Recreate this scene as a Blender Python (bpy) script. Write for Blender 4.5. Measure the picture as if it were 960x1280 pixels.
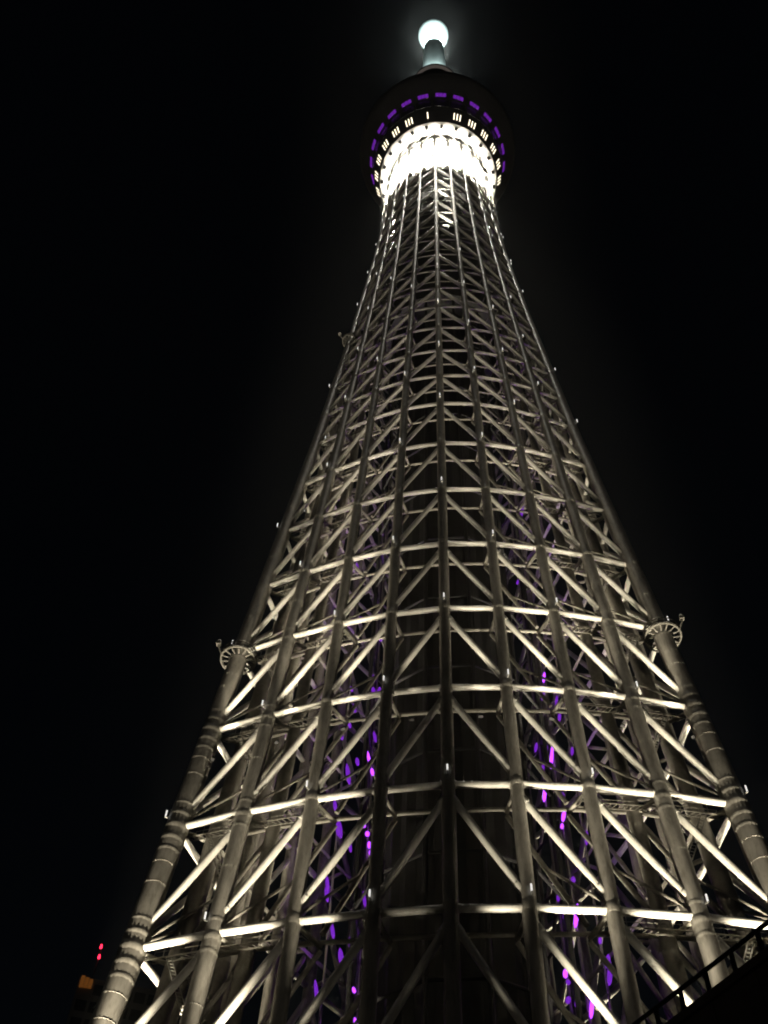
import bpy, bmesh, math, random
from mathutils import Vector, Matrix

random.seed(7)
scene = bpy.context.scene
for o in list(bpy.data.objects):
    bpy.data.objects.remove(o)
COL = scene.collection
R = math.radians

# ------------------------------------------------------------------ camera
D = 89.633            # metres from the camera to the tower axis
EYE = 1.6
PITCH, ROLL, YAW, TURN = R(58.592), R(3.695), R(-6.375), R(-2.2007)
cam_data = bpy.data.cameras.new('camera')
cam_data.sensor_fit = 'VERTICAL'
cam_data.sensor_height = 24.0
cam_data.lens = 24.0 * 1378.7 / 1280.0
cam_data.clip_start = 0.1
cam_data.clip_end = 6000.0
cam = bpy.data.objects.new('camera', cam_data)
COL.objects.link(cam)
fwd = Vector((0, math.cos(PITCH), math.sin(PITCH)))
right = Vector((1, 0, 0))
up = Vector((0, -math.sin(PITCH), math.cos(PITCH)))
r2 = right * math.cos(ROLL) + up * math.sin(ROLL)
u2 = up * math.cos(ROLL) - right * math.sin(ROLL)
rz = Matrix.Rotation(-YAW, 3, 'Z')
fwd, r2, u2 = rz @ fwd, rz @ r2, rz @ u2
rot = Matrix((r2, u2, -fwd)).transposed().to_4x4()
cam.matrix_world = Matrix.Translation((0, -D, EYE)) @ rot
scene.camera = cam

# ------------------------------------------------------------------ night sky, moon, exposure
world = bpy.data.worlds.new('World')
scene.world = world
world.use_nodes = True
wn = world.node_tree
wn.nodes.clear()
wo = wn.nodes.new('ShaderNodeOutputWorld')
bg = wn.nodes.new('ShaderNodeBackground')
sky = wn.nodes.new('ShaderNodeTexSky')
sky.sky_type = 'NISHITA'
sky.sun_disc = False
sky.sun_elevation = R(20)
sky.sun_rotation = R(200)
bg.inputs['Strength'].default_value = 0.0006
wn.links.new(sky.outputs['Color'], bg.inputs['Color'])
wn.links.new(bg.outputs['Background'], wo.inputs['Surface'])

moon = bpy.data.lights.new('moonlight', 'SUN')
moon.energy = 0.004
moon.angle = R(0.5)
moon.color = (1.0, 0.95, 0.88)
moon_ob = bpy.data.objects.new('moonlight', moon)
moon_ob.rotation_euler = (R(70), 0, R(-20))
COL.objects.link(moon_ob)

vs = scene.view_settings
vs.view_transform = 'Standard'
vs.look = 'None'
vs.exposure = 0.0
vs.gamma = 1.0
vs.use_curve_mapping = False
cy = scene.cycles
cy.use_denoising = True
cy.max_bounces = 4
cy.diffuse_bounces = 2
cy.use_adaptive_sampling = True
cy.adaptive_threshold = 0.04
cy.adaptive_min_samples = 20
cy.glossy_bounces = 2
cy.transmission_bounces = 2
cy.sample_clamp_indirect = 4.0
cy.use_light_tree = True
cy.filter_width = 1.9
cy.volume_bounces = 0
cy.caustics_reflective = False
cy.caustics_refractive = False


# ------------------------------------------------------------------ materials
def mat(name, color, rough=0.5, metal=0.0, vary=0.0, scale=0.6, dirt=None, dirt_amt=0.0, emit=None, strength=0.0,
        bump=0.0, streak=False):
    m = bpy.data.materials.new(name)
    m.use_nodes = True
    nt = m.node_tree
    b = nt.nodes['Principled BSDF']
    b.inputs['Roughness'].default_value = rough
    b.inputs['Metallic'].default_value = metal
    b.inputs['Base Color'].default_value = (*color, 1)
    if emit:
        b.inputs['Emission Color'].default_value = (*emit, 1)
        b.inputs['Emission Strength'].default_value = strength
    if vary or dirt_amt:
        geo = nt.nodes.new('ShaderNodeNewGeometry')
        mp = nt.nodes.new('ShaderNodeMapping')
        mp.inputs['Scale'].default_value = (1, 1, 0.25) if streak else (1, 1, 1)
        nt.links.new(geo.outputs['Position'], mp.inputs['Vector'])
        n = nt.nodes.new('ShaderNodeTexNoise')
        n.inputs['Scale'].default_value = scale
        n.inputs['Detail'].default_value = 6
        n.inputs['Roughness'].default_value = 0.65
        nt.links.new(mp.outputs['Vector'], n.inputs['Vector'])
        ramp = nt.nodes.new('ShaderNodeValToRGB')
        ramp.color_ramp.elements[0].position = 0.32
        ramp.color_ramp.elements[1].position = 0.68
        lo = [max(0, c * (1 - vary)) for c in color]
        hi = [min(1, c * (1 + vary * 0.6)) for c in color]
        ramp.color_ramp.elements[0].color = (*lo, 1)
        ramp.color_ramp.elements[1].color = (*hi, 1)
        nt.links.new(n.outputs['Fac'], ramp.inputs['Fac'])
        out = ramp.outputs['Color']
        if dirt_amt:
            n2 = nt.nodes.new('ShaderNodeTexNoise')
            n2.inputs['Scale'].default_value = scale * 3.1
            n2.inputs['Detail'].default_value = 8
            n2.inputs['Roughness'].default_value = 0.7
            nt.links.new(mp.outputs['Vector'], n2.inputs['Vector'])
            r_ = nt.nodes.new('ShaderNodeMapRange')
            r_.inputs['From Min'].default_value = 0.48
            r_.inputs['From Max'].default_value = 0.72
            r_.inputs['To Max'].default_value = dirt_amt
            nt.links.new(n2.outputs['Fac'], r_.inputs['Value'])
            mx = nt.nodes.new('ShaderNodeMix')
            mx.data_type = 'RGBA'
            mx.inputs['B'].default_value = (*dirt, 1)
            nt.links.new(r_.outputs['Result'], mx.inputs['Factor'])
            nt.links.new(out, mx.inputs['A'])
            out = mx.outputs['Result']
        nt.links.new(out, b.inputs['Base Color'])
        rr = nt.nodes.new('ShaderNodeMapRange')
        rr.inputs['To Min'].default_value = max(0.05, rough - 0.15)
        rr.inputs['To Max'].default_value = min(1, rough + 0.2)
        nt.links.new(n.outputs['Fac'], rr.inputs['Value'])
        nt.links.new(rr.outputs['Result'], b.inputs['Roughness'])
        if bump:
            bp = nt.nodes.new('ShaderNodeBump')
            bp.inputs['Strength'].default_value = bump
            bp.inputs['Distance'].default_value = 0.05
            nt.links.new(n.outputs['Fac'], bp.inputs['Height'])
            nt.links.new(bp.outputs['Normal'], b.inputs['Normal'])
    return m


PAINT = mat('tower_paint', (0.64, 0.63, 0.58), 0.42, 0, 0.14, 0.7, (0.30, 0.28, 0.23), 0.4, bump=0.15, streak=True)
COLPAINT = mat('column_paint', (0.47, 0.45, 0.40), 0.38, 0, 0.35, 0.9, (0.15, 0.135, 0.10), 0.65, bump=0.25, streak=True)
IN_DIM = mat('inner_paint_dimmed', (0.33, 0.315, 0.275), 0.5, 0, 0.25, 0.8, (0.16, 0.14, 0.11), 0.5)  # darker copy of the tower paint; dim inner light is in the colour
DIMPAINT = mat('platform_paint', (0.11, 0.105, 0.09), 0.6, 0, 0.3, 2.0)
GALV = mat('galvanised_steel', (0.42, 0.42, 0.40), 0.35, 0.6, 0.25, 3.0)
DARK = mat('dark_steel', (0.035, 0.035, 0.038), 0.5, 0.3, 0.2, 2.0)
CORE = mat('core_concrete_unlit', (0.03, 0.03, 0.032), 0.7, 0, 0.3, 0.4, (0.03, 0.03, 0.03), 0.5, streak=True)  # near-black colour carries the shade of the unlit core
VEIL = mat('veil_grey', (0.13, 0.135, 0.13), 0.6, 0, 0.25, 0.4)  # grey of the hazy veil behind the upper lattice
SOFFIT = mat('deck_soffit', (0.72, 0.71, 0.68), 0.5, 0, 0.08, 0.5)
DECK = mat('deck_cladding_unlit', (0.022, 0.022, 0.024), 0.45, 0.2, 0.2, 0.5)  # darkened so lamp spill hardly shows; the unlit look is in the colour
GLASSD = mat('deck_glass', (0.02, 0.022, 0.028), 0.12, 0, 0.1, 0.5)
WINLIT = mat('deck_lit_window', (0.5, 0.45, 0.35), 0.4, emit=(1.0, 0.86, 0.62), strength=3.0)
PURPLE_DECK = mat('purple_panel', (0.08, 0.02, 0.15), 0.4, emit=(0.32, 0.03, 0.85), strength=0.36)
PURPLE = mat('purple_led', (0.08, 0.02, 0.15), 0.4, emit=(0.42, 0.05, 1.0), strength=2.6)
PURPLE_DIM = mat('purple_led_soft', (0.08, 0.02, 0.15), 0.4, emit=(0.30, 0.03, 0.9), strength=0.55)
NODE = mat('node_led', (0.6, 0.6, 0.6), 0.4, emit=(1.0, 0.97, 0.92), strength=0.9)
LENS = mat('flood_lens', (0.8, 0.8, 0.75), 0.2, emit=(1.0, 0.88, 0.66), strength=8.0)
GALLERY = mat('gallery_glow', (0.2, 0.2, 0.2), 0.4, emit=(1.0, 0.85, 0.75), strength=0.06)
ANT = mat('antenna_paint', (0.50, 0.64, 0.63), 0.45, 0, 0.12, 0.4)
PAVE = mat('paving', (0.16, 0.155, 0.15), 0.8, 0, 0.3, 0.5, (0.07, 0.07, 0.07), 0.4)
WALLB = mat('terrace_wall', (0.20, 0.16, 0.12), 0.7, 0, 0.25, 1.2, (0.09, 0.07, 0.05), 0.4)
BLACKR = mat('railing_paint', (0.02, 0.02, 0.02), 0.5)
FIXB = mat('fixture_black', (0.006, 0.006, 0.006), 0.9)
FACADE = mat('high_rise_wall', (0.22, 0.22, 0.23), 0.6, 0, 0.15, 0.2)
HGLASS = mat('high_rise_glass', (0.02, 0.025, 0.035), 0.1)
ORANGE = mat('high_rise_lit_room', (0.3, 0.15, 0.05), 0.5, emit=(1.0, 0.34, 0.06), strength=0.09)
BLUEW = mat('high_rise_blue_room', (0.05, 0.07, 0.15), 0.5, emit=(0.10, 0.18, 0.60), strength=0.06)
RED = mat('obstruction_red', (0.4, 0.02, 0.02), 0.3, emit=(1.0, 0.02, 0.06), strength=4.0)


# ------------------------------------------------------------------ helpers
def link(o, parent=None, label=None, cat=None, group=None, kind=None):
    COL.objects.link(o)
    if parent is not None:
        o.parent = parent
    if label:
        o['label'] = label
    if cat:
        o['category'] = cat
    if group:
        o['group'] = group
    if kind:
        o['kind'] = kind
    return o


def empty(name, loc, rotz=0.0, **kw):
    o = bpy.data.objects.new(name, None)
    o.location = loc
    o.rotation_euler = (0, 0, rotz)
    return link(o, **kw)


def mesh_obj(name, bm, material, parent=None, smooth=False, **kw):
    me = bpy.data.meshes.new(name)
    bm.to_mesh(me)
    bm.free()
    me.materials.append(material)
    if smooth:
        for p in me.polygons:
            p.use_smooth = True
        me.set_sharp_from_angle(angle=R(40))
    return link(bpy.data.objects.new(name, me), parent, **kw)


def shared(name, me, mw, parent=None, **kw):
    o = bpy.data.objects.new(name, me)
    o.matrix_basis = mw
    return link(o, parent, **kw)


def unit_cyl(name, material, n=12, cap=True):
    """radius 1, z from 0 to 1"""
    bm = bmesh.new()
    a = [bm.verts.new((math.cos(2 * math.pi * i / n), math.sin(2 * math.pi * i / n), 0)) for i in range(n)]
    b = [bm.verts.new((v.co.x, v.co.y, 1)) for v in a]
    for i in range(n):
        bm.faces.new((a[i], a[(i + 1) % n], b[(i + 1) % n], b[i]))
    if cap:
        bm.faces.new(list(reversed(a)))
        bm.faces.new(b)
    me = bpy.data.meshes.new(name)
    bm.to_mesh(me)
    bm.free()
    me.materials.append(material)
    for p in me.polygons:
        p.use_smooth = True
    me.set_sharp_from_angle(angle=R(40))
    return me


def stick(p, q, r):
    p, q = Vector(p), Vector(q)
    d = q - p
    rot_ = d.to_track_quat('Z', 'Y').to_matrix().to_4x4()
    return Matrix.Translation(p) @ rot_ @ Matrix.Diagonal((r, r, d.length, 1))


def add_tube(bm, p, q, r, n=8, r_end=None):
    p, q = Vector(p), Vector(q)
    d = q - p
    rot_ = d.to_track_quat('Z', 'Y').to_matrix()
    r_end = r if r_end is None else r_end
    A, B = [], []
    for i in range(n):
        t = 2 * math.pi * i / n
        v = Vector((math.cos(t), math.sin(t), 0))
        A.append(bm.verts.new(p + rot_ @ (v * r)))
        B.append(bm.verts.new(q + rot_ @ (v * r_end)))
    for i in range(n):
        bm.faces.new((A[i], A[(i + 1) % n], B[(i + 1) % n], B[i]))
    bm.faces.new(list(reversed(A)))
    bm.faces.new(B)


def add_box(bm, c, s, m=None):
    c = Vector(c)
    vs_ = []
    for x in (-.5, .5):
        for y in (-.5, .5):
            for z in (-.5, .5):
                v = Vector((x * s[0], y * s[1], z * s[2])) + c
                vs_.append(bm.verts.new(m @ v if m else v))
    for f in ((0, 1, 3, 2), (4, 6, 7, 5), (0, 4, 5, 1), (2, 3, 7, 6), (0, 2, 6, 4), (1, 5, 7, 3)):
        bm.faces.new([vs_[i] for i in f])


def add_lathe(bm, prof, n=96, close=False):
    rings = []
    for r, z in prof:
        rings.append([bm.verts.new((r * math.sin(2 * math.pi * i / n), -r * math.cos(2 * math.pi * i / n), z)) for i in range(n)])
    for a, b in zip(rings, rings[1:]):
        for i in range(n):
            bm.faces.new((a[i], b[i], b[(i + 1) % n], a[(i + 1) % n]))
    return rings


def lerp_table(tab, z):
    if z <= tab[0][0]:
        return tab[0][1]
    for (z0, a), (z1, b) in zip(tab, tab[1:]):
        if z <= z1:
            t = (z - z0) / (z1 - z0)
            return a + (b - a) * t
    return tab[-1][1]


# ------------------------------------------------------------------ tower form (heights above the eye, moved up by EYE when built)
LEVELS = [57.28 + 13.334 * k for k in range(-4, 8)]          # ... 150.6
top0 = LEVELS[-1]
LEVELS += [top0 + 10.55 * k for k in range(1, 19)]            # up to about 340
NA = 4                                                        # index of the lowest level in the picture
R_FACE = [(-2, 19.7), (57.3, 18.7), (97.3, 18.1), (150.6, 17.1), (200, 16.3), (245, 15.6), (280, 15.2), (340, 14.9)]
R_CORN = [(-2, 35.5), (57.3, 30.1), (97.3, 26.9), (150.6, 22.7), (200, 19.5), (245, 16.9), (280, 15.4), (340, 14.9)]
WGT = (0.0, 0.062, 0.265, 0.585, 1.0)
ANG_LO = (0.0, 18.2, 35.1, 48.9, 60.0)


def node_polar(i, z):
    i = i % 24
    face, j = divmod(i + 4, 8)
    j -= 4                                  # -4 .. 3 about the face centre
    s, j = (1 if j >= 0 else -1), abs(j)
    rf, rc = lerp_table(R_FACE, z), lerp_table(R_CORN, z)
    t = min(1.0, max(0.0, (z - 150.0) / 150.0))
    a = ANG_LO[j] * (1 - t) + 15.0 * j * t
    return rf + (rc - rf) * WGT[j], face * 120.0 + s * a


def P(i, z, dr=0.0):
    r, a = node_polar(i, z)
    r += dr
    a = R(a)
    return Vector((r * math.sin(a), -r * math.cos(a), z + EYE))


def col_radius(i, z):
    j = abs(((i + 4) % 8) - 4)
    base = lerp_table([(0, 0.68), (57, 0.62), (125, 0.59), (200, 0.53), (300, 0.42), (340, 0.38)], z)
    if j == 4:
        base = lerp_table([(0, 1.20), (57, 1.12), (100, 0.98), (150, 0.82), (200, 0.6), (300, 0.42), (340, 0.38)], z)
    elif j == 3:
        base = lerp_table([(0, 0.80), (57, 0.76), (100, 0.72), (150, 0.64), (200, 0.55), (300, 0.42), (340, 0.38)], z)
    return base


# ------------------------------------------------------------------ ground
bm = bmesh.new()
S = 480
vv = [bm.verts.new((x, y, 0)) for x, y in ((-S, -S), (S, -S), (S, S), (-S, S))]
bm.faces.new(vv)
mesh_obj('ground', bm, PAVE, kind='structure')

# ------------------------------------------------------------------ the tower
tower = empty('broadcasting_tower', (0, 0, 0), TURN,
              label='floodlit white steel lattice tower with round observation deck and glowing top', cat='tower')

# --- columns
bm = bmesh.new()
rg = add_lathe(bm, [(1.13, 0), (1.13, 0.115), (1.0, 0.122), (1.0, 0.878), (1.13, 0.885), (1.13, 1)], 12)
UNIT = bpy.data.meshes.new('lattice_tube')
bmesh.ops.recalc_face_normals(bm, faces=bm.faces)
bm.to_mesh(UNIT)
bm.free()
UNIT.materials.append(PAINT)
for p in UNIT.polygons:
    p.use_smooth = True
UNIT.set_sharp_from_angle(angle=R(40))
UNIT_IN = unit_cyl('inner_tube', IN_DIM, 10)
bm = bmesh.new()
add_lathe(bm, [(0.88, 0), (0.965, 0.10), (1, 0.35), (1, 0.65), (0.965, 0.90), (0.88, 1)], 20)
UNIT_COL = bpy.data.meshes.new('collar')
bm.to_mesh(UNIT_COL)
bm.free()
UNIT_COL.materials.append(COLPAINT)
for p in UNIT_COL.polygons:
    p.use_smooth = True
UNIT_COL.set_sharp_from_angle(angle=R(25))


def column(name, pts, radf, material, n=18):
    bm = bmesh.new()
    prev = None
    for k, p in enumerate(pts):
        d = (pts[min(k + 1, len(pts) - 1)] - pts[max(k - 1, 0)]).normalized()
        rot_ = d.to_track_quat('Z', 'Y').to_matrix()
        r = radf(p.z - EYE)
        ring = [bm.verts.new(p + rot_ @ Vector((r * math.cos(2 * math.pi * i / n), r * math.sin(2 * math.pi * i / n), 0))) for i in range(n)]
        if prev:
            for i in range(n):
                bm.faces.new((prev[i], prev[(i + 1) % n], ring[(i + 1) % n], ring[i]))
        else:
            bm.faces.new(list(reversed(ring)))
        prev = ring
    bm.faces.new(prev)
    return mesh_obj(name, bm, material, tower, smooth=True)


zs_col = [-EYE] + [z for z in LEVELS if z > 0] + [342.0]
columns = {}
for i in range(24):
    columns[i] = column('column', [P(i, z) for z in zs_col], lambda z, i=i: col_radius(i, z), COLPAINT)

# flanged collars round the columns in view
for i in range(-5, 6):
    j = abs(((i + 4) % 8) - 4)
    for k, z in enumerate(LEVELS):
        if k < NA - 1 or z > 215:
            continue
        offs = [(0.0, 1.05, 1.06)]
        if j == 4 and z < 90:
            offs = [(-3.1, 1.0, 1.014), (-1.7, 1.1, 1.026), (-0.2, 1.2, 1.035), (1.2, 1.0, 1.026), (2.5, 0.8, 1.014), (6.3, 0.16, 1.012), (8.6, 0.16, 1.012)]
        elif j == 4 and z < 160:
            offs = [(-1.6, 0.9, 1.014), (-0.3, 1.1, 1.026), (1.2, 0.8, 1.014), (6.0, 0.14, 1.012)]
        elif j == 3 and z < 110:
            offs = [(-2.0, 0.9, 1.014), (-0.6, 1.1, 1.03), (1.0, 0.9, 1.014), (6.5, 0.14, 1.012)]
        for dz, hgt, f in offs:
            if k == NA - 1 and abs(i) < 3:
                continue
            p0, p1 = P(i, z + dz - hgt / 2), P(i, z + dz + hgt / 2)
            shared('collar', UNIT_COL, stick(p0, p1, col_radius(i, z + dz) * f), columns[i % 24])


def brace_dir(b):
    """True when the brace between columns b and b+1 rises towards column b"""
    j = ((b + 4) % 8) - 4
    return j >= 0


def beam_r(z):
    return lerp_table([(57, 0.34), (110, 0.31), (150, 0.27), (200, 0.20), (260, 0.15), (340, 0.14)], z)


def brace_r(z):
    return lerp_table([(57, 0.34), (110, 0.32), (150, 0.31), (200, 0.33), (260, 0.37), (340, 0.38)], z)


FRONT = range(-6, 6)
back_beams, back_braces = bmesh.new(), bmesh.new()
for k, z in enumerate(LEVELS):
    if z < 4:
        continue
    zn = LEVELS[k + 1] if k + 1 < len(LEVELS) else None
    for b in range(-12, 12):
        vis = b in FRONT and k >= NA
        p, q = P(b, z), P(b + 1, z)
        if vis:
            shared('ring_beam', UNIT, stick(p, q, beam_r(z)), tower)
        else:
            add_tube(back_beams, p, q, beam_r(z), 8)
        if zn is None:
            continue
        off = 0.075 * (zn - z)
        if brace_dir(b):
            p, q = P(b + 1, z + off), P(b, zn - off)
        else:
            p, q = P(b, z + off), P(b + 1, zn - off)
        vis = b in FRONT and k >= NA - 1
        if vis:
            shared('brace', UNIT, stick(p, q, brace_r(z)), tower)
        else:
            add_tube(back_braces, p, q, brace_r(z), 8)
mesh_obj('rear_ring_beams', back_beams, PAINT, tower, True, kind='stuff')
mesh_obj('rear_braces', back_braces, PAINT, tower, True, kind='stuff')


# --- inner ring: ring beams, radial struts, corner columns and their bracing
def INSET(i, z):
    j = abs(((i + 4) % 8) - 4)
    return -lerp_table([(0, 3.6), (100, 3.0), (200, 2.4), (340, 1.8)], z) - (0.5 if j == 4 else 0.0)


def Q(i, z):
    return P(i, z, INSET(i, z))


rear_inner = bmesh.new()
for k, z in enumerate(LEVELS):
    if z < 4 or z > 325:
        continue
    zn = LEVELS[k + 1]
    for b in range(-12, 12):
        if b in range(-5, 5) and k >= NA:
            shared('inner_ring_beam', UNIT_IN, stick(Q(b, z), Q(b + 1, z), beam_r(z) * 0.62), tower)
        else:
            add_tube(rear_inner, Q(b, z), Q(b + 1, z), beam_r(z) * 0.62, 6)
        if b in range(-5, 6) and k >= NA:
            shared('radial_strut', UNIT_IN, stick(P(b, z), Q(b, z) + Vector((0, 0, -0.4)), beam_r(z) * 0.66), tower)
        else:
            add_tube(rear_inner, P(b, z), Q(b, z), beam_r(z) * 0.66, 6)
        j = ((b + 4) % 8) - 4
        if z < 215 and j not in (-1, 0):
            if brace_dir(b):
                p, q = Q(b + 1, z + 0.8), Q(b, zn - 0.8)
            else:
                p, q = Q(b, z + 0.8), Q(b + 1, zn - 0.8)
            if b in range(-5, 5) and k >= NA - 1:
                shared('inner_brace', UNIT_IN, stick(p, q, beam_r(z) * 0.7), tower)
            else:
                add_tube(rear_inner, p, q, beam_r(z) * 0.7, 6)
            # short knee strut from the outer node to the middle of the inner brace
            if k >= NA - 1 and b in range(-5, 5):
                shared('knee_strut', UNIT_IN, stick(P(b + 1 if brace_dir(b) else b, z + 0.4), (p + q) / 2, beam_r(z) * 0.4), tower)
mesh_obj('rear_inner_lattice', rear_inner, IN_DIM, tower, True, kind='stuff')
for c in range(3):
    for dj in (-1, 0, 1):
        i = 4 + 8 * c + dj
        column('inner_column', [Q(i, z) for z in zs_col if z < 220], lambda z, dj=dj: lerp_table([(0, 0.85), (100, 0.72), (220, 0.4)], z) * (1.1 if dj == 0 else 0.9), IN_DIM, 14)

# --- lift and stair core
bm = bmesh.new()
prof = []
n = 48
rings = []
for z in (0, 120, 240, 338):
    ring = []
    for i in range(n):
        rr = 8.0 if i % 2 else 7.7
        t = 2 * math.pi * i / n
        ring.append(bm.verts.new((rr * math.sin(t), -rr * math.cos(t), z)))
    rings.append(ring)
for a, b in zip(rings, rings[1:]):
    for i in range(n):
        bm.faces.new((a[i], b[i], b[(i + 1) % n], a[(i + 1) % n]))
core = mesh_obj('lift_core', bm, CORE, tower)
UNIT_CP = unit_cyl('core_post_tube', DARK, 8)  # posts darkened too, their unlit look is in the colour
for i in range(12):
    t = R(15 + 30 * i)
    p = Vector((10.4 * math.sin(t), -10.4 * math.cos(t), 0))
    shared('core_post', UNIT_CP, stick(p, p + Vector((0, 0, 240)), 0.26), core)
for k, z in enumerate(LEVELS):
    if 20 < z < 230:
        bm = bmesh.new()
        for i in range(12):
            t0, t1 = R(15 + 30 * i), R(45 + 30 * i)
            add_tube(bm, (10.4 * math.sin(t0), -10.4 * math.cos(t0), z + EYE), (10.4 * math.sin(t1), -10.4 * math.cos(t1), z + EYE), 0.17, 6)
        mesh_obj('core_ring', bm, DARK, core, True)

bm = bmesh.new()
rings = []
for z in (212, 250, 290, 322):
    ring = []
    for i in range(48):
        rr = 11.9 if i % 2 else 11.6
        t = 2 * math.pi * i / 48
        ring.append(bm.verts.new((rr * math.sin(t), -rr * math.cos(t), z + EYE)))
    rings.append(ring)
for a, b in zip(rings, rings[1:]):
    for i in range(48):
        bm.faces.new((a[i], b[i], b[(i + 1) % 48], a[(i + 1) % 48]))
bm.faces.new(rings[0])
mesh_obj('veil_drum', bm, VEIL, tower)  # added drum: hides the lit far neck, greys the shaft like haze

# purple led strips on the lift shafts
STRIPS = [(-9.9, 107.2, 108.7), (-9.9, 105.0, 106.2), (-12.6, 105.6, 106.6), (-12.0, 101.7, 103.3), (-13.3, 97.0, 98.2), (-9.8, 92.7, 94.9),
          (-9.4, 91.0, 92.1), (-12.0, 89.8, 93.0), (-13.3, 85.9, 87.4), (-12.7, 82.2, 84.2), (-10.0, 83.3, 84.0), (-9.6, 82.1, 82.7),
          (-9.3, 80.4, 81.3), (-9.1, 79.4, 80.1), (-9.4, 73.0, 74.9), (-13.2, 73.7, 75.5), (-12.3, 69.4, 71.3), (-9.9, 63.4, 64.0),
          (-9.5, 59.7, 60.9), (11.1, 105.5, 107.4), (10.6, 102.3, 104.4), (10.6, 90.8, 94.6), (9.4, 85.9, 88.3), (11.4, 86.0, 87.1),
          (11.1, 83.0, 84.7), (10.9, 82.0, 82.7), (13.2, 79.7, 81.6), (11.3, 75.0, 75.7), (9.6, 72.8, 73.6), (10.9, 69.7, 72.4),
          (9.4, 64.3, 65.2), (9.6, 63.6, 64.1), (9.3, 61.7, 62.4), (11.2, 60.2, 62.5), (13.0, 67.8, 68.6), (-13.3, 131.9, 134.4),
          (13.2, 110.8, 114.4), (11.1, 144.1, 148.4)]
for s in range(26):
    zq = random.uniform(58, 128)
    STRIPS.append(((-1 if s % 2 else 1) * random.choice((9.3, 10.2, 11.3, 12.4, 13.2)) + random.uniform(-.25, .25), zq, zq + random.uniform(0.7, 2.6)))
STRONG = {5, 6, 10, 11, 12, 13, 17, 18, 19, 21, 22, 24, 25, 29, 30, 33}
def spindle(name, material):
    bm = bmesh.new()
    rg = add_lathe(bm, [(0.35, 0), (0.85, 0.15), (1, 0.5), (0.8, 0.8), (0.25, 1)], 8)
    bm.faces.new(rg[0])
    bm.faces.new(list(reversed(rg[-1])))
    me = bpy.data.meshes.new(name)
    bm.to_mesh(me)
    bm.free()
    me.materials.append(material)
    return me


UNIT_P = spindle('purple_tube', PURPLE)
UNIT_PD = spindle('purple_soft_tube', PURPLE_DIM)
for s, (x, z0, z1) in enumerate(STRIPS):
    x -= 0.0
    lean = random.uniform(-0.1, 0.1) - 0.16 * (z1 - z0) * (1 if x < 0 else -1)
    shared('purple_light', UNIT_P if s in STRONG else UNIT_PD, stick((x, 0, z0 + EYE), (x + lean, 0, z1 + EYE), random.uniform(0.17, 0.26)), core)
UNIT_RAIL = unit_cyl('shaft_rail', IN_DIM, 8)
for x in (-13.0, -9.6, 9.6, 11.1, 13.1):
    shared('guide_rail', UNIT_RAIL, stick((x, 0.5, 0), (x, 0.5, 230), 0.13), core)

# --- small white lamps at the column nodes
UNIT_N = unit_cyl('node_lamp', NODE, 8)
UNIT_G = unit_cyl('bracket_tube', GALV, 6)
for i in range(-6, 7):
    for k, z in enumerate(LEVELS):
        if k < NA or z > 280 or (k - NA + i) % 2 == 0 or (z > 110 and random.random() < 0.3):
            continue
        cr = col_radius(i, z)
        p = P(i, z + 0.9, cr + 0.30)
        rr = lerp_table([(57, 0.075), (150, 0.07), (300, 0.075)], z)
        o = shared('node_light', UNIT_N, stick(p, p + Vector((0, 0, 0.55 + z * 0.0022)), rr), tower)
        if z < 200:
            shared('lamp_bracket', UNIT_G, stick(P(i, z + 0.8, cr - 0.1), P(i, z + 0.85, cr + 0.36), 0.06), columns[i % 24])

# --- maintenance walkways, ladders between the corner columns
for i in (-4, 4):
    s = 1 if i > 0 else -1
    for k, z in enumerate(LEVELS):
        if k < NA or z > 165:
            continue
        # grated walkway behind the ring beam, with a knee rail
        for bay in ((i, i - s), (i - s, i - 2 * s)):
            bm = bmesh.new()
            a, b = P(bay[0], z - 0.7, -1.1), P(bay[1], z - 0.7, -1.1)
            c, d = P(bay[0], z - 0.7, -1.9), P(bay[1], z - 0.7, -1.9)
            for p, q in ((a, b), (c, d)):
                add_tube(bm, p, q, 0.07, 6)
                add_tube(bm, p + Vector((0, 0, 1.05)), q + Vector((0, 0, 1.05)), 0.04, 5)
            for t in range(13):
                f = t / 12
                add_tube(bm, a.lerp(b, f), c.lerp(d, f), 0.045, 4)
                if t % 3 == 0:
                    add_tube(bm, a.lerp(b, f), a.lerp(b, f) + Vector((0, 0, 1.05)), 0.035, 4)
                    add_tube(bm, c.lerp(d, f), c.lerp(d, f) + Vector((0, 0, 1.05)), 0.035, 4)
            mesh_obj('walkway', bm, IN_DIM, tower)
        # ladder hung beside the corner column
        bm = bmesh.new()
        a, b = P(i - s * 0, z - 0.6, -1.6), P(i - s, z - 6.2, -1.2)
        a = a.lerp(P(i - s, z - 0.6, -1.6), 0.25)
        b = a.lerp(b, 0.55)
        b.z = a.z - 5.6
        w = Vector((0.22, 0.10, 0))
        add_tube(bm, a - w, b - w, 0.055, 5)
        add_tube(bm, a + w, b + w, 0.055, 5)
        for t in range(15):
            f = (t + .5) / 15
            add_tube(bm, (a - w).lerp(b - w, f), (a + w).lerp(b + w, f), 0.03, 4)
        mesh_obj('ladder', bm, PAINT, tower)

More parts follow.
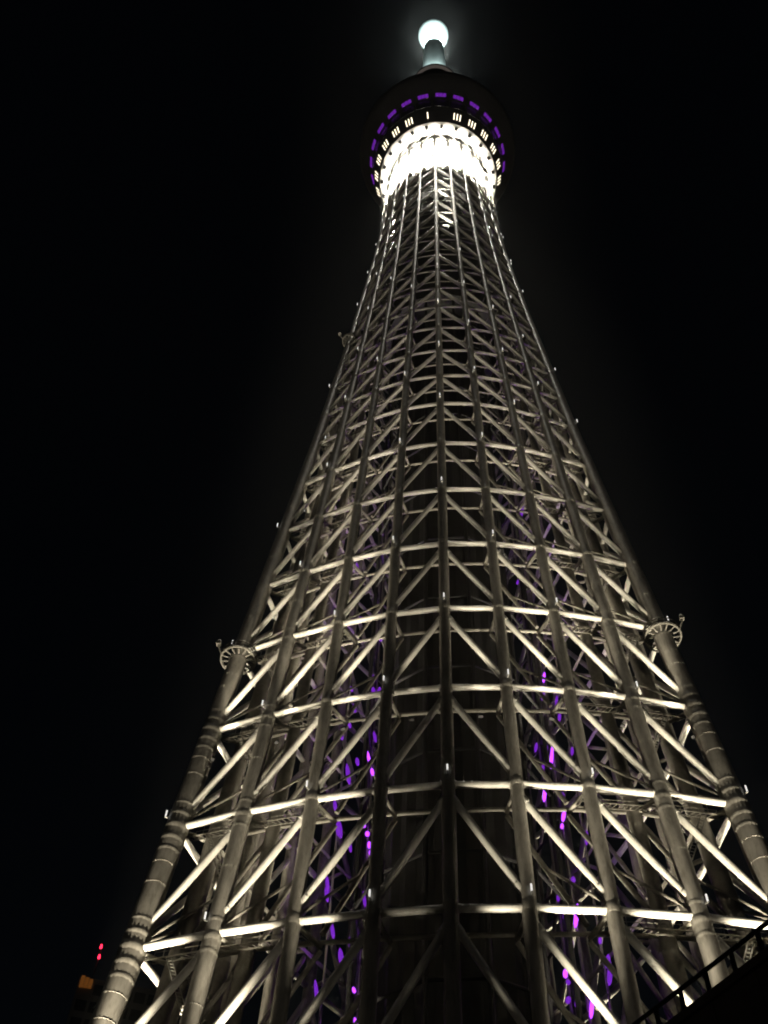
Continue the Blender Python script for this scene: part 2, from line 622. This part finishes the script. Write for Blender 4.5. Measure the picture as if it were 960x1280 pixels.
# --- ring platforms round the corner columns
for i in (-4, 4):
    for z in ((96.0, 195.0) if i < 0 else (96.0,)):
        c = P(i, z)
        cr = col_radius(i, z)
        ro = cr + (0.95 if z < 150 else 0.8)
        bm = bmesh.new()
        n = 28
        for t in range(n):
            t0, t1 = 2 * math.pi * t / n, 2 * math.pi * (t + 1) / n
            for dz, rr in ((0, 0.13), (0.5, 0.07), (1.0, 0.07)):
                add_tube(bm, c + Vector((ro * math.cos(t0), ro * math.sin(t0), dz)), c + Vector((ro * math.cos(t1), ro * math.sin(t1), dz)), rr, 6)
            if t % 2 == 0:
                add_tube(bm, c + Vector((cr * math.cos(t0), cr * math.sin(t0), 0)), c + Vector((ro * math.cos(t0), ro * math.sin(t0), 0)), 0.09, 6)
                add_tube(bm, c + Vector((ro * math.cos(t0), ro * math.sin(t0), 0)), c + Vector((ro * math.cos(t0), ro * math.sin(t0), 1.0)), 0.05, 5)
        plat = mesh_obj('ring_platform', bm, DIMPAINT, tower)
        bm = bmesh.new()
        q = P(i, z, cr + 1.0)
        q2 = P(i, z + 1.3, cr + 1.7)
        add_tube(bm, q, q2, 0.10, 6)
        mw = Matrix.Translation(q2)
        add_box(bm, (0, 0, 0.25), (0.5, 0.5, 0.4), mw)
        add_tube(bm, q2 + Vector((0, 0, .5)), q2 + Vector((0, 0, 0.8)), 0.3, 10, 0.2)
        mesh_obj('outrigger_lamp', bm, DIMPAINT, plat)

# ------------------------------------------------------------------ observation deck
def z_(v):
    return v + EYE


bm = bmesh.new()
add_lathe(bm, [(12.1, z_(309)), (12.35, z_(313)), (13.2, z_(326)), (15.0, z_(336.5)), (17.5, z_(340.6)), (17.85, z_(341))])  # neck under the soffit is added, a white reflector behind the lattice
soff = mesh_obj('deck_soffit', bm, SOFFIT, tower, True)
bm = bmesh.new()
WALL = [(17.85, 341), (18.1, 341.6), (18.35, 343.6), (19.7, 348.6), (20.1, 351), (20.6, 360.5), (22.3, 365.5), (24.6, 371), (25.8, 375), (25.9, 378), (25.0, 379.5), (12.0, 381), (7.0, 381)]
add_lathe(bm, [(r, z_(z)) for r, z in WALL])
deck = mesh_obj('observation_deck', bm, DECK, tower, True)


def wall_pt(z, ang, proud=0.0):
    r = lerp_table([(b, a) for a, b in WALL[:10]], z) + proud
    t = R(ang)
    return Vector((r * math.sin(t), -r * math.cos(t), z_(z)))


def wall_panel(name, z0, z1, a0, a1, material, proud=0.06, thick=0.12, parent=None):
    bm = bmesh.new()
    ring = []
    m = max(1, int((a1 - a0) / 2.5))
    F, B = [], []
    for s in range(m + 1):
        a = a0 + (a1 - a0) * s / m
        F.append((bm.verts.new(wall_pt(z0, a, proud)), bm.verts.new(wall_pt(z1, a, proud))))
        B.append((bm.verts.new(wall_pt(z0, a, proud - thick)), bm.verts.new(wall_pt(z1, a, proud - thick))))
    for s in range(m):
        bm.faces.new((F[s][0], F[s + 1][0], F[s + 1][1], F[s][1]))
        bm.faces.new((F[s][0], B[s][0], B[s + 1][0], F[s + 1][0]))
        bm.faces.new((F[s][1], F[s + 1][1], B[s + 1][1], B[s][1]))
    bm.faces.new((F[0][0], F[0][1], B[0][1], B[0][0]))
    bm.faces.new((F[-1][0], B[-1][0], B[-1][1], F[-1][1]))
    bmesh.ops.recalc_face_normals(bm, faces=bm.faces)
    return mesh_obj(name, bm, material, parent)


for g in range(24):
    a = 6.9 + 15 * g
    am = (a + 180) % 360 - 180
    if abs(am) < 100:
        for m in (-1, 0, 1):
            wall_panel('purple_panel', 361.9, 363.9, a + m * 3.0 - 1.35, a + m * 3.0 + 1.35, PURPLE_DECK, 0.03, 0.05, parent=deck)
        wall_panel('deck_window', 352.0, 359.5, a - 6.6, a + 6.6, GLASSD, parent=deck)
        for m in (-1, 0, 1):
            if abs(am) < 10 and m != (1 if am < 0 else -2):
                continue
            aa = a + m * 2.9
            wall_panel('lit_slot_window', 344.0, 347.8, aa - 0.4, aa + 0.4, WINLIT, parent=deck)
# roof plant on the deck
bm = bmesh.new()
add_lathe(bm, [(14.5, z_(379)), (14.5, z_(386)), (13.8, z_(387)), (6.0, z_(387.5))], 64)
mesh_obj('roof_plant_ring', bm, DECK, tower, True)

# dark fixtures hanging under the rim
for g in range(24):
    t = R(7.5 + 15 * g)
    bm = bmesh.new()
    c = Vector((17.0 * math.sin(t), -17.0 * math.cos(t), z_(338.9)))
    mw = Matrix.Translation(c) @ Matrix.Rotation(t, 4, 'Z')
    add_box(bm, (0, 0, -0.1), (0.8, 0.9, 1.0), mw)
    add_box(bm, (0, 0, 0.55), (0.16, 0.16, 0.8), mw)
    mesh_obj('rim_fixture', bm, FIXB, tower)

# ------------------------------------------------------------------ upper shaft, second deck and antenna
bm = bmesh.new()
add_lathe(bm, [(7.5, z_(382)), (6.2, z_(440)), (6.6, z_(470)), (9.6, z_(482)), (10.0, z_(484)), (10.0, z_(490)), (8, z_(493)), (5.4, z_(494))], 64)
mesh_obj('upper_gallery', bm, DECK, tower, True)
bm = bmesh.new()
add_lathe(bm, [(9.55, z_(481.7)), (10.05, z_(483.2)), (10.12, z_(484.0)), (10.12, z_(486.4)), (10.0, z_(486.6))], 64)
mesh_obj('gallery_band', bm, GALLERY, tower, True)
bm = bmesh.new()
add_lathe(bm, [(5.4, z_(494)), (5.3, z_(540)), (4.9, z_(600)), (4.6, z_(630))], 40)
mast = mesh_obj('antenna_mast', bm, ANT, tower, True)
bm = bmesh.new()
add_lathe(bm, [(4.7, z_(604)), (5.3, z_(614)), (6.4, z_(624)), (7.7, z_(633)), (8.1, z_(637)), (8.1, z_(640)), (6.4, z_(646)), (3.0, z_(650)), (0.01, z_(651))], 40)
mesh_obj('mast_head', bm, ANT, tower, True)

# ------------------------------------------------------------------ floodlights
FL = {}


def flood(pos, target, power, angle=90, color=(1.0, 0.84, 0.60), size=0.35, blend=0.7, housing=True, scale=1.0):
    pos, target = Vector(pos), Vector(target)
    d = (target - pos).normalized()
    q = d.to_track_quat('-Z', 'Y')
    if housing:
        key = 'h'
        if key not in FL:
            bm = bmesh.new()
            add_box(bm, (0, 0, 0.22), (0.8, 0.6, 0.42))
            add_box(bm, (-0.46, 0, 0.3), (0.06, 0.12, 0.7))
            add_box(bm, (0.46, 0, 0.3), (0.06, 0.12, 0.7))
            me = bpy.data.meshes.new('floodlight')
            bm.to_mesh(me)
            bm.free()
            me.materials.append(DARK)
            FL[key] = me
        shared('floodlight', FL[key], Matrix.Translation(pos) @ q.to_matrix().to_4x4() @ Matrix.Scale(scale, 4), tower)
    kd = (power, angle, color, size, blend)
    if kd not in FL:
        ld = bpy.data.lights.new('flood_lamp', 'SPOT')
        ld.energy = power
        ld.spot_size = R(angle)
        ld.spot_blend = blend
        ld.shadow_soft_size = size
        ld.color = color
        FL[kd] = ld
    lo = bpy.data.objects.new('flood_lamp', FL[kd])
    lo.matrix_basis = Matrix.Translation(pos + d * 0.15) @ q.to_matrix().to_4x4()
    COL.objects.link(lo)
    lo.parent = tower


def mid(b, z, dr):
    return (P(b, z, dr) + P(b + 1, z, dr)) / 2


WARM = (1.0, 0.875, 0.66)
WARM2 = (0.98, 0.92, 0.74)
# tier 1: floodlights on outriggers from the legs, below the picture, aimed up the faces
for b in range(-12, 12):
    j = ((b + 4) % 8) - 4
    f = {0: 0.32, -1: 0.05, 1: 1.1, -2: 0.55, 2: 1.15, -3: 1.15, 3: 1.4, -4: 1.2}[j]
    out = 2.8 if j in (3, -4) else 2.5
    pos = mid(b, 33, out)
    aim = P(b + 1, 118) if j == 0 else (P(b, 118) if j == -2 else mid(b, 118, 0.0))
    flood(pos, aim, 165000 * f * (1.5 if j in (0, -2) else 1.0), 12 if j in (-2, -1, 0) else 18, WARM, blend=0.9)
    flood(pos + Vector((0, 0, -1.0)), mid(b, 75, 0.0), 9000 * (f if j not in (0, -1) else 0.08), 40, WARM, blend=0.8)
    shared('outrigger_arm', UNIT_G, stick(mid(b, 31, 0.0), pos + Vector((0, 0, -1.2)), 0.12), tower)
# tier 2: small floods on the ring beams, and lamps on the core frame for the inner lattice
for b in range(-6, 6):
    j = ((b + 4) % 8) - 4
    f = {0: 0.55, -1: 0.35, 1: 1.0, -2: 0.8, 2: 1.2, -3: 1.3, 3: 1.3, -4: 1.3}[j]
    flood(mid(b, 78, 1.6), mid(b, 135, 0.0), 22000 * f, 24, WARM, scale=0.5, blend=0.9)
for sx in (-1, 1):
    for az, z, tz in ((44, 52, 86), (62, 52, 86), (44, 86, 122), (62, 86, 122), (44, 118, 160), (62, 118, 160)):
        t = R(az * sx)
        flood((11.6 * math.sin(t), -11.6 * math.cos(t), z_(z)), (21 * math.sin(t), -21 * math.cos(t), z_(tz)), 15000 if z < 100 else 10000, 66, WARM, scale=0.5)
VIOLET = (0.38, 0.06, 1.0)
for x in (-12.4, 12.2):
    for z in (58, 84, 108, 128):
        flood((x, 1.2, z_(z)), (x * 0.97, 0.4, z_(z + 24)), 5000, 50, VIOLET, scale=0.4)
# tier 3: under the observation deck, up onto the soffit and the neck, and down the columns
WHITE = (1.0, 0.93, 0.80)
for g in range(24):
    flood(P(g, 290, 1.2), P(g, 341, -0.8), 800000, 9, WHITE, housing=False)
    flood(mid(g, 294, 1.3), mid(g, 322, -2.2), 600000, 14, WHITE, housing=False)
    flood(mid(g, 301, -0.9), mid(g, 341, -1.4), 750000, 14, WHITE, housing=False)  # added bare fill lamps, washing brace shadows off the neck
    t = R(7.5 + 15 * g)
    flood((16.4 * math.sin(t), -16.4 * math.cos(t), z_(337.5)), (16.2 * math.sin(t), -16.2 * math.cos(t), z_(270)), 90000, 16, WHITE, housing=False)
for z in (238, 262):
    flood(mid(0, z, 1.7), mid(0, z + 32, 0.0), 60000, 22, WHITE, scale=0.4)
# antenna
COOL = (0.90, 1.0, 0.98)
for g in range(12):
    t = R(15 + 30 * g)
    flood((7.0 * math.sin(t), -7.0 * math.cos(t), z_(586)), (5.6 * math.sin(t), -5.6 * math.cos(t), z_(630)), 520000, 30, COOL, scale=0.3)
for g in range(6):
    t = R(60 * g)
    flood((9.0 * math.sin(t), -9.0 * math.cos(t), z_(494)), (5.0 * math.sin(t), -5.0 * math.cos(t), z_(580)), 300000, 36, COOL)

# ------------------------------------------------------------------ terrace building with railing, lower right of the view
cam0 = Vector((0, -D, 0))
H = 24.0
p1 = Vector((0.414 * H, 1.268 * H, 0)) + cam0
u = Vector((-0.168, 0.228, 0)).normalized()
nrm = Vector((u.y, -u.x, 0))
terrace = empty('terrace_building', p1 - u * 9.0 + nrm * 0.0, math.atan2(u.y, u.x),
                label='dark building corner with roof terrace and black railing in front of the tower', cat='building')
# local axes: +x runs along the roof edge, -y points away from the street
LEN = 26.0
zt = EYE + H - 0.92
bm = bmesh.new()
add_box(bm, (LEN / 2, -7.0, (zt - 0.3) / 2), (LEN, 14.0, zt - 0.3))
mesh_obj('wall', bm, WALLB, terrace)
pan_me = None
for row in range(6):
    for c in range(13):
        bm = bmesh.new()
        add_box(bm, (c * 2.0 + 1.0, 0.03, zt - 0.34 - (row + 0.5) * 3.6), (1.96, 0.06, 3.55))
        mesh_obj('wall_panel', bm, WALLB, terrace)
bm = bmesh.new()
add_box(bm, (LEN / 2, -0.2, zt - 0.15), (LEN + 0.3, 0.7, 0.3))
mesh_obj('coping', bm, WALLB, terrace)
bm = bmesh.new()
add_tube(bm, (0, -0.05, zt + 0.9), (LEN, -0.05, zt + 0.9), 0.08, 8)
rail = mesh_obj('handrail', bm, BLACKR, terrace, True)
for c in range(21):
    x = 9.0 + 0.597 + 1.25 * (c - 7)
    if 0 < x < LEN:
        bm = bmesh.new()
        add_box(bm, (x, -0.05, zt + 0.43), (0.12, 0.12, 0.86))
        mesh_obj('rail_post', bm, BLACKR, terrace)

# ------------------------------------------------------------------ far high-rise behind the left leg
az = R(-17.6)
dist = 222.0
hb = Vector((math.sin(az) * dist, math.cos(az) * dist, 0)) + cam0
rise = empty('high_rise_building', hb, -az, label='distant dark high-rise with two red lights beyond the left tower leg', cat='building')
zr = EYE + 150.0
WB, DB = 33.0, 28.0
bm = bmesh.new()
add_box(bm, (0, DB / 2, zr / 2), (WB, DB, zr))
mesh_obj('wall', bm, FACADE, rise)
win = bpy.data.meshes.new('window')
bm = bmesh.new()
add_box(bm, (0, 0, 0), (2.3, 0.12, 2.5))
bm.to_mesh(win)
bm.free()
win.materials.append(HGLASS)
for f in range(8):
    for c in range(11):
        x = -WB / 2 + 1.8 + c * 2.94
        if f == 0 and c in (0, 9):
            continue
        shared('window', win, Matrix.Translation((x, -0.03, zr - 2.6 - f * 4.1)), rise)
for c in range(3):
    bm = bmesh.new()
    add_box(bm, (-WB / 2 + 0.75 + c * 0.92, -0.3, zr - 1.35 - 0.12 * c), (0.78, 0.6, 2.5 - 0.3 * c))
    mesh_obj('lit_roof_screen', bm, ORANGE, rise)
bm = bmesh.new()
add_box(bm, (-WB / 2 + 8.6, -0.03, zr - 2.6), (2.6, 0.14, 2.6))
mesh_obj('blue_window', bm, BLUEW, rise)
bm = bmesh.new()
add_tube(bm, (-WB / 2 + 2.6, 1, zr), (-WB / 2 + 2.6, 1, zr + 8.2), 0.14, 6)
pole = mesh_obj('roof_mast', bm, DARK, rise)
for x, z in ((-WB / 2 + 2.5, zr + 8.0), (-WB / 2 + 2.7, zr + 5.4)):
    bm = bmesh.new()
    add_tube(bm, (x, 0.5, z), (x, 0.5, z + 0.9), 0.30, 8, 0.2)
    mesh_obj('red_light', bm, RED, pole)

# ------------------------------------------------------------------ thin haze added for the glow round the floodlights, like lens bloom
bm = bmesh.new()
add_box(bm, (0, 0, 338), (1000, 1000, 678))
hz = mesh_obj('haze', bm, PAVE, kind='stuff')
hm = bpy.data.materials.new('haze_air')
hm.use_nodes = True
nt = hm.node_tree
nt.nodes.clear()
ho = nt.nodes.new('ShaderNodeOutputMaterial')
hv = nt.nodes.new('ShaderNodeVolumePrincipled')
hv.inputs['Color'].default_value = (0.90, 0.93, 0.90, 1)
hv.inputs['Density'].default_value = 0.00010
nt.links.new(hv.outputs['Volume'], ho.inputs['Volume'])
hz.data.materials.clear()
hz.data.materials.append(hm)
